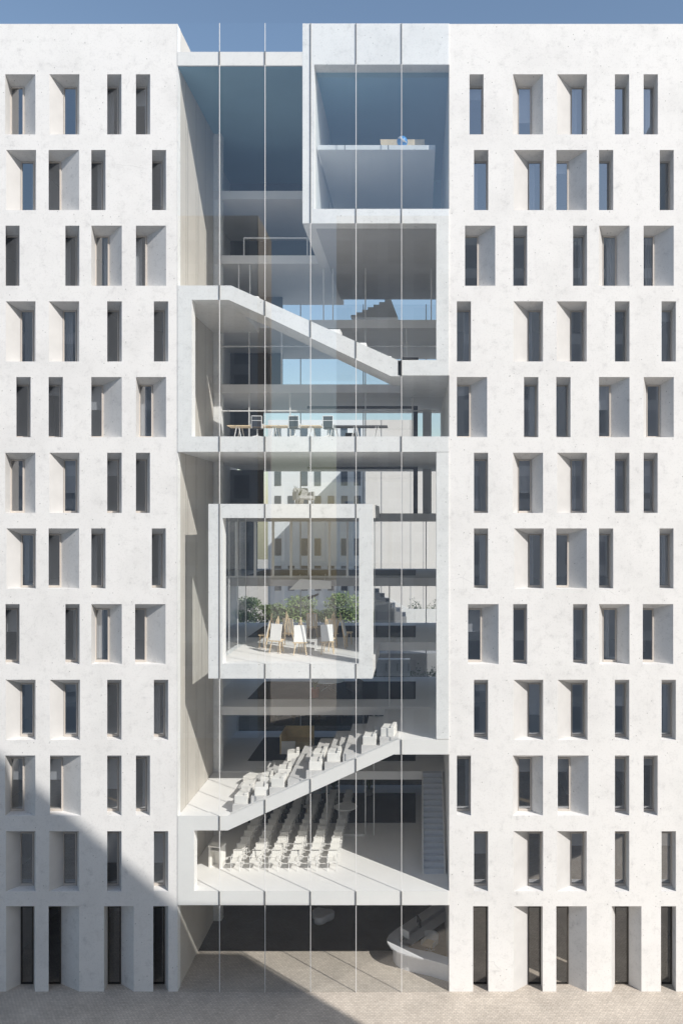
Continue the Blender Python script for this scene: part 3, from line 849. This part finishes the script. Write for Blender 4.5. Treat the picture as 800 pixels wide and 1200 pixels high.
b = MB(); b.lathe([(.2, 0), (.2, .03), (.02, .04)], n=14); b.bar((0, 0, .03), (0, 0, 2.4), .018); b.build('pole', M['black'], t)
b = MB(); b.bar((-.22, -.1, 2.28), (.06, .02, 2.42), .10, .06, n=10); b.build('lamp_head', M['black'], t)
b = MB(); b.bar((.1, 0, 2.4), (.34, 0, 2.52), .07, .05, n=10); b.build('lamp_head', M['black'], t)
cp = MB(); zc_ = lambda q: at_y(0, q, 6.0).z
xc_ = lambda q: at_y(q, 0, 6.0).x
cp.prism([(xc_(339), zc_(691)), (xc_(352), zc_(678)), (xc_(388), zc_(681)), (xc_(388), zc_(690))], 5.95, 6.02)  # added panel, stands in for a sunlit patch on the slab
cp.bar((xc_(350), 5.98, zc_(679)), (xc_(350), 6.5, zc_(674)), .02); cp.bar((xc_(380), 5.98, zc_(681)), (xc_(380), 6.5, zc_(674)), .02)
tag(cp.build('sun_patch_panel', M['canvas']), 'white slanted panel standing in for a sun patch under the upper gallery window', 'panel')
# cabinets behind, right
a = on_floor(441, 792.5, LV[3]); e = on_floor(480, 792.5, LV[3])
t = thing('storage_cabinet', 'white three door storage cabinet at the back right below the gallery level', 'cabinet', (a.x, a.y, LV[3]))
w_ = e.x - a.x
b = MB(); b.box(0, w_, .03, .5, 0, 1.1); b.build('carcass', M['greywhite'], t)
for i in range(3):
    b = MB(); b.box(i * w_ / 3 + .01, (i + 1) * w_ / 3 - .01, 0, .028, .03, 1.07); o = b.build('door', M['greywhite'], t)
    b = MB(); b.box((i + 1) * w_ / 3 - .10, (i + 1) * w_ / 3 - .07, -.03, -.002, .35, .85); b.build('handle', M['bronze'], o)

# ------------------------------------------------------------------ top box furniture
zt = LV[11] - .17
t = thing('display_screen', 'pale timber display panels either side of the blue globe in the top box', 'display', (X(470.5), 1.4, zt))
b = MB(); b.prism([(-1.02, 0), (-.08, 0), (-.08, .56), (-1.08, .56)], -.03, .03); b.build('panel', M['wood'], t)
b = MB(); b.prism([(.08, 0), (1.08, 0), (1.08, .56), (.08, .56)], -.03, .03); b.build('panel', M['wood'], t)
def globe(label, loc, r):
    t = thing('globe', label, 'globe', loc, 0)
    b = MB(); prof = [(max(.004, r * math.sin(PI * i / 12)), r - r * math.cos(PI * i / 12)) for i in range(13)]
    b.lathe(prof, n=22); b.build('ball', M['blue'], t, smooth=True)
    b = MB()
    for (a0, a1, tilt) in ((-.9, 1.0, .5), (-.8, .6, 1.0)):
        pts = []
        for k in range(9):
            u = a0 + (a1 - a0) * k / 8
            q = Vector((math.sin(u) * r * 1.02, -math.cos(u) * r * 1.02, 0)); q = Matrix.Rotation(tilt, 3, 'Y') @ q
            pts.append(q + Vector((0, 0, r)))
        for p0, p1 in zip(pts, pts[1:]): b.bar(p0, p1, r * .10)
    b.build('white_band', M['white'], t)
    return t
globe('blue globe with white bands in front of the timber panels', (X(470.5), 1.0, zt), .26)
globe('blue ball just showing above the lower sill of the top box', (X(457), 1.2, LV[10] - .06), .12)
sx = None
for i, px in enumerate((387, 410, 431, 474.5, 496, 517)):
    lab = 'small white stool top above the lower sill of the top box, %s from the left' % ['first', 'second', 'third', 'fourth', 'fifth', 'last'][i]
    if sx is None:
        t = thing('low_stool', lab, 'stool', (X(px), 1.3, LV[10]), 0, 'low stools in the top box')
        b = MB(); b.lathe([(0, .12), (.13, .12), (.15, .15), (.13, .17), (0, .17)], n=14); b.build('seat', M['white'], t)
        b = MB(); b.lathe([(.10, 0), (.05, .06), (.06, .119)], n=12); b.build('base', M['white'], t)
        sx = t
    else: dup(sx, (X(px), 1.3, LV[10]), 0, lab)

lf = MB(); lf.box(-8.2, XR - .01, 3.42, 11.5, .001, .006); structure(lf.build('lobby_shade_sheet', M['paveshade']))  # dark sheet from the sun's edge back, painting the lobby's shadow
# ------------------------------------------------------------------ ground floor: reception desk
ZC = .98
outer_px = [(525.2,1131),(500.7,1124),(484,1120.5),(473.7,1118),(465,1115),(458,1110.5),(453.8,1104.5),(453.2,1100),(455.7,1095.5),(462,1090),(470.4,1084.6),(487,1073.4),(504,1062.0)]
outer = [on_floor(a, b, ZC) for a, b in outer_px]
outer = [Vector((p.x, p.y)) for p in outer]
outer.append(outer[-1] + (outer[-1] - outer[-2]).normalized() * 1.2)
outer = [q if q.x < XR - .06 else Vector((XR - .06, q.y)) for q in outer]
def offset(path, d):
    res = []
    for i, p in enumerate(path):
        a = path[max(0, i - 1)]; b = path[min(len(path) - 1, i + 1)]
        t_ = (b - a).normalized(); nrm = Vector((t_.y, -t_.x))
        res.append(p + nrm * d)
    return res
# the path runs right -> left -> back, so the inside lies on its right hand
def band(mb, o_, i_, z0, z1):
    for k in range(len(o_) - 1):
        a, b, c, d = o_[k], o_[k+1], i_[k+1], i_[k]
        P = lambda v, z: (v.x, v.y, z)
        mb.face([P(a, z1), P(b, z1), P(c, z1), P(d, z1)]); mb.face([P(a, z0), P(d, z0), P(c, z0), P(b, z0)])
        mb.face([P(a, z0), P(b, z0), P(b, z1), P(a, z1)]); mb.face([P(d, z0), P(d, z1), P(c, z1), P(c, z0)])
    for k in (0, len(o_) - 1):
        a, d = o_[k], i_[k]; mb.face([(a.x, a.y, z0), (d.x, d.y, z0), (d.x, d.y, z1), (a.x, a.y, z1)])
def inside(path, d): return offset(path, d)
t = thing('reception_desk', 'curved pale grey reception desk on the ground floor behind the glass', 'reception desk')
cen = Vector((4.4, 3.2))
sgn = 1 if (offset(outer, .3)[6] - cen).length < (outer[6] - cen).length else -1
b = MB(); band(b, outer, offset(outer, .62 * sgn), ZC - .07, ZC); b.build('counter_top', M['greywhite'], t)
b = MB(); band(b, offset(outer, .30 * sgn), offset(outer, .42 * sgn), 0.004, ZC - .072); b.build('front_panel', M['greywhite'], t)
b = MB(); band(b, offset(outer, .63 * sgn)[6:], offset(outer, 1.25 * sgn)[6:], .70, .74); b.build('work_surface', M['greywhite'], t)
f = MB(); f.prism([(p.x, p.y) for p in offset(outer, .44 * sgn)[1:]] + [(XR - .02, outer[-1].y), (XR - .02, outer[0].y + .6)], .004, .012, 'z')
tag(f.build('floor_inlay', M['oak']), 'brown timber floor inlay inside the curved reception desk', 'floor inlay')
def monitor(label, loc, rz, mat):
    t = thing('monitor', label, 'monitor', loc, rz)
    b = MB(); b.box(-.30, .30, -.02, .02, .14, .52); b.build('screen', M[mat], t, bevel=.006)
    b = MB(); b.box(-.03, .03, .02, .05, .02, .28); b.box(-.12, .12, -.06, .10, 0, .02); b.build('stand', M['steel'], t)
monitor('white backed monitor on the curved end of the reception desk', tuple(on_floor(474, 1107, .74).xy) + (ZC + .003,), -.75, 'white')
monitor('black monitor on the rear wing of the reception desk', tuple(on_floor(490.5, 1087, .98).xy) + (ZC + .003,), 1.9, 'black')
def desk_chair(label, loc, rz):
    t = thing('desk_chair', label, 'chair', loc, rz)
    b = MB(); b.box(-.30, .30, -.30, .30, .42, .52); b.build('seat', M['wood'], t, bevel=.03)
    b = MB()
    for i in range(7):
        a = -.9 + i * .3
        b.box(-.11, .11, .30, .34, .50, .98, Matrix.Rotation(a, 4, 'Z') @ Matrix.Rotation(-.12, 4, 'X'))
    b.build('backrest', M['white'], t)
    for s in (-1, 1):
        b = MB(); b.box(s * .31, s * .36, -.28, .22, .45, .70); b.build('armrest', M['white'], t, bevel=.015)
    b = MB(); b.bar((0, 0, .06), (0, 0, .42), .035)
    for i in range(5):
        a = 2 * PI * i / 5; b.bar((0, 0, .10), (.32 * math.cos(a), .32 * math.sin(a), .05), .025, .018); b.bar((.32 * math.cos(a), .32 * math.sin(a), 0), (.32 * math.cos(a), .32 * math.sin(a), .06), .03)
    b.build('star_base', M['steel'], t)
q = on_floor(503, 1117, 0); desk_chair('white tub desk chair inside the curved reception desk', (q.x, q.y, .014), -.5)
# rounded lounge seats
def pebble(label, loc, r, h, rz):
    b = MB()
    pts = []
    for i in range(30):
        a = 2 * PI * i / 30; rr = r * (1 + .20 * math.cos(3 * a)); pts.append((rr * math.cos(a), rr * math.sin(a)))
    prev = None; lay = [(.80, 0), (.97, .06), (1.0, h * .5), (.98, h - .06), (.90, h)]
    n0 = 30; s = len(b.v)
    for (k, z) in lay:
        for (x, y) in pts: b.v.append((x * k, y * k, z))
    for q_ in range(len(lay) - 1):
        for i in range(n0):
            j = (i + 1) % n0; b.f.append((q_*n0 + i, q_*n0 + j, (q_+1)*n0 + j, (q_+1)*n0 + i)); b.mi.append(0)
    b.f.append(tuple(range((len(lay)-1)*n0, len(lay)*n0))); b.mi.append(0)
    b.f.append(tuple(range(n0 - 1, -1, -1))); b.mi.append(0)
    o = b.build('pouffe', M['greywhite'], smooth=False); o.location = loc; o.rotation_euler = (0, 0, rz)
    for p in o.data.polygons: p.use_smooth = len(p.vertices) == 4
    tag(o, label, 'pouffe', 'pebble shaped seats in the lobby')
q = on_floor(377.5, 1078, 0); pebble('pale grey pebble shaped pouffe in the dark lobby, nearer one', (q.x, q.y, .004), .58, .42, .3)
q = on_floor(372, 1068, 0); pebble('pale grey pebble shaped pouffe in the dark lobby, mostly under the ceiling edge', (q.x - .1, q.y + 1.2, .004), .5, .42, 1.0)

# ------------------------------------------------------------------ behind: terraces, planting, neighbours
mb = MB(); mb.box(-14, 9, 15.4, 18.8, 0.005, 8.1); tag(mb.build('garden_terrace', M['earth']), 'lower planted garden terrace directly behind the building', 'terrace')
mb = MB(); mb.box(-20, 14, 18.8, 36.5, 0.005, 12.6); tag(mb.build('garden_terrace', M['wallgrey']), 'upper planted garden terrace behind the building', 'terrace')
def bush(name, label, loc, rx, ry, rz_, n, leaf, mat, group, seed, trunk=True):
    rnd = random.Random(seed)
    t = thing(name, label, 'bush', loc, 0, group)
    f = MB(); clumps = []
    for i in range(16):
        a = rnd.uniform(0, 2 * PI); u = rnd.uniform(.25, 1.0)
        clumps.append((Vector((rx * u * .75 * math.cos(a), ry * u * .75 * math.sin(a), rz_ * rnd.uniform(.5, 1.65))), rnd.uniform(.28, .55)))
    for i in range(n):
        c, s = rnd.choice(clumps)
        d = Vector((rnd.gauss(0, 1), rnd.gauss(0, 1), rnd.gauss(0, 1))); d.normalize(); d *= rnd.random() ** .4
        p = c + Vector((d.x * rx * s, d.y * ry * s, d.z * rz_ * s))
        if p.z < .05: p.z = .05 + rnd.random() * .2
        a = Vector((rnd.gauss(0, 1), rnd.gauss(0, 1), rnd.gauss(0, .6))).normalized() * leaf * rnd.uniform(.6, 1.2); b_ = a.orthogonal().normalized() * leaf * .55
        f.face([p - a * .5, p + b_ * .5, p + a * .5, p - b_ * .5])
    f.build('crown', M[mat], t)
    b = MB()
    for i in range(5):
        c = clumps[i][0]; b.bar((rnd.uniform(-.1, .1), rnd.uniform(-.1, .1), 0), c, .05, .015)
    b.build('stem', M['bark'], t)
    return t
gp = 'green bushes on the upper garden terrace'
for i, (px, hgt, w_, nm) in enumerate(((285, 1.7, 1.9, 'left of the ring, dark behind the glass wall'), (322, 1.6, 1.7, 'behind the left easels'), (350, 1.8, 1.5, 'between the back easels'), (383, 1.6, 1.7, 'right of the spot lamp'), (414, 2.0, 2.0, 'large and light, behind the right easels'), (444, 1.2, 1.2, 'below the dark garden steps'))):
    p = at_y(px, 0, 32.5); bush('garden_bush', 'green bush %s' % nm, (p.x, 32.5, 12.6), w_ * 1.15, 1.1, hgt * (.62 if i % 2 else .78), 2600, .24, 'leaf' if i in (2, 4, 5) else 'leafmid', gp, 20 + i)
for i, px in enumerate((486, 503)):
    p = at_y(px, 0, 23); bush('parapet_bush', 'small dark bush on top of the white garden parapet, %s of two' % ('left' if i == 0 else 'right'), (p.x, 23.4, 12.6), .75, .5, 1.7, 900, .16, 'leafdark', 'bushes above the garden parapet', 40 + i)
gp = 'dark bushes on the lower garden terrace'
for i, px in enumerate((318, 345, 372, 400, 428, 456, 486, 508)):
    p = at_y(px, 0, 17.0); bush('terrace_bush', 'dark bush behind the rear glazing of the lower floors, %s from the left' % ['first','second','third','fourth','fifth','sixth','seventh','last'][i], (p.x, 17.0, 8.1), 1.25, .9, 1.9, 1500, .20, 'leafdark', gp, 60 + i)
# white parapet and dark stepped blocks of the garden stair
p0 = at_y(470, 714, 22.5); p1 = at_y(516, 714, 22.5)
mb = MB(); mb.box(p0.x, p1.x + 3, 22.4, 22.7, 12.6, p0.z); tag(mb.build('garden_parapet', M['white']), 'white topped garden parapet behind the right hand strip of floors', 'parapet')
t = thing('garden_stair', 'dark stepped garden stair descending to the right behind the gallery', 'stair', (0, 0, 0))
mb = MB(); ms = MB()
for i in range(6):
    q = at_y(438 + i * 6.2, 690 + i * 5.6, 21.0)
    mb.box(q.x, q.x + .38, 21.0, 21.5, 12.6, q.z); ms.box(q.x + .05, q.x + .45, 20.8, 20.998, 12.6, q.z - .28)
mb.build('step_block', M['dark'], t); ms.build('tread', M['wallgrey'], t)
q0 = at_y(449, 697, 21.6); q1 = at_y(478, 713, 21.6); mb = MB(); mb.prism([(q0.x, q0.z), (q1.x, q1.z), (q1.x, q1.z - .2), (q0.x, q0.z - .2)], 21.55, 21.65); mb.build('stringer', M['white'], t)
# the zigzag stair seen against the sky on the ninth floor
t = thing('open_stair', 'dark zigzag stair against the sky behind the upper stair beam', 'stair', (0, 0, 0))
mb = MB(); pts = []
for i in range(7):
    q = at_y(411 + i * 6.6, 372 - i * 3.0, 12.5); q2 = at_y(411 + i * 6.6, 372 - (i + 1) * 3.0, 12.5)
    pts += [(q.x, q.z), (q2.x, q2.z)]
q = at_y(458, 351, 12.5); pts += [(q.x, q.z)]; q = at_y(466, 372, 12.5); pts += [(q.x, q.z)]
mb.prism(pts, 12.5, 13.6); mb.build('flight', M['white'], t)
# pale panelled neighbour
t = thing('panelled_building', 'pale beige panelled building close behind the right hand floors', 'building', (0, 0, 0))
pz = at_y(0, 492, 38).z; a = at_y(428, 0, 38).x; b_ = at_y(484, 0, 38).x
mb = MB(); mb.box(a, b_, 38, 52, 0.01, pz); mb.box(b_, 13, 38, 52, .01, at_y(0, 552, 38).z); mb.build('wall', M['pale'], t)
mb = MB(); x = a + 1.4
for px in (446.5, 471, 481, 447, 496):
    xx = at_y(px, 0, 38).x; zt_ = pz if px < 484 else at_y(0, 552, 38).z
    mb.box(xx - .018, xx + .018, 37.98, 37.998, 0.02, zt_ - .02)
mb.build('panel_joint', M['wallgrey'], t)
# white neighbour with tall windows
t = thing('white_building', 'white building with tall dark windows farther behind the gallery', 'building', (0, 0, 0))
za = at_y(0, 492, 54).z; a = at_y(314, 0, 54).x; b_ = at_y(428, 0, 54).x
mb = MB(); mb.box(a, b_, 54, 68, 0.01, za); mb.build('wall', M['rearwhite'], t)
x = a + .8; k = 0
while x < b_ - 1.2:
    for i in range(5):
        z0 = za - 3.6 - i * 4.1; h = 2.9 if i % 2 == 0 else 2.0
        if k % 3 != 1 or i % 2 == 0:
            mb = MB(); mb.box(x, x + .75, 53.93, 53.998, z0, z0 + h); mb.build('window', M['rearglass'], t)
    x += 1.55; k += 1
# across the street: their shade falls on the lower left, their fronts mirror in the glass
t = thing('street_block', 'grey block across the street, left of the gap mirrored in the glass', 'building', (0, 0, 0))
mb = MB(); mb.box(-75, -12.7, -49, -42, .01, 53); mb.build('wall', M['opp'], t)
mb = MB(); mb.box(-12.7, -12.6, -49, -42, .01, 53); mb.build('gable', M['oppside'], t)
t = thing('street_block', 'tall block across the street with a sloping roof that shades the lower left facade', 'building', (0, 0, 0))
mb = MB(); mb.prism([(-4.7, .01), (48.0, .01), (48.0, 54.3), (41.9, 54.4), (33.6, 61.5), (29, 65.4), (29, 53), (-4.7, 53)], -55, -42); mb.build('wall', M['opp'], t)

# ------------------------------------------------------------------ light, sky, camera
to_sun = Vector((1.18, -1.0, 1.2)).normalized()
el = math.asin(to_sun.z); az = math.atan2(to_sun.x, to_sun.y)
w = bpy.data.worlds.new('World'); scene.world = w; w.use_nodes = True
nt = w.node_tree; bg = nt.nodes.get('Background') or nt.nodes.new('ShaderNodeBackground')
sky = nt.nodes.new('ShaderNodeTexSky'); sky.sky_type = 'NISHITA'; sky.sun_disc = False
sky.sun_elevation = el; sky.sun_rotation = az; sky.altitude = 50; sky.air_density = 1.25; sky.dust_density = 0.9; sky.ozone_density = 1.1
nt.links.new(sky.outputs['Color'], bg.inputs['Color']); bg.inputs['Strength'].default_value = 0.145
sl = bpy.data.lights.new('sun', 'SUN'); sl.energy = 5.0; sl.angle = math.radians(0.28); sl.color = (1.0, 0.962, 0.905)
so = bpy.data.objects.new('sun', sl); C.objects.link(so)
so.rotation_euler = (-to_sun).to_track_quat('-Z', 'Y').to_euler(); so.location = (60, -50, 60)

cam = bpy.data.cameras.new('camera'); co = bpy.data.objects.new('camera', cam); C.objects.link(co)
co.location = (CX, CY, CZ); co.rotation_euler = (PI / 2, 0, 0)
cam.sensor_fit = 'VERTICAL'; cam.sensor_height = 24; cam.lens = 18.0
cam.shift_x = -90 / 1200; cam.shift_y = 10 / 1200
cam.clip_end = 2000; cam.clip_start = .5
scene.camera = co
scene.view_settings.view_transform = 'Standard'; scene.view_settings.look = 'None'; scene.view_settings.exposure = 0; scene.view_settings.gamma = 1
scene.cycles.use_denoising = True
scene.cycles.max_bounces = 10; scene.cycles.diffuse_bounces = 5; scene.cycles.glossy_bounces = 4; scene.cycles.transparent_max_bounces = 16
scene.cycles.sample_clamp_indirect = 6.0
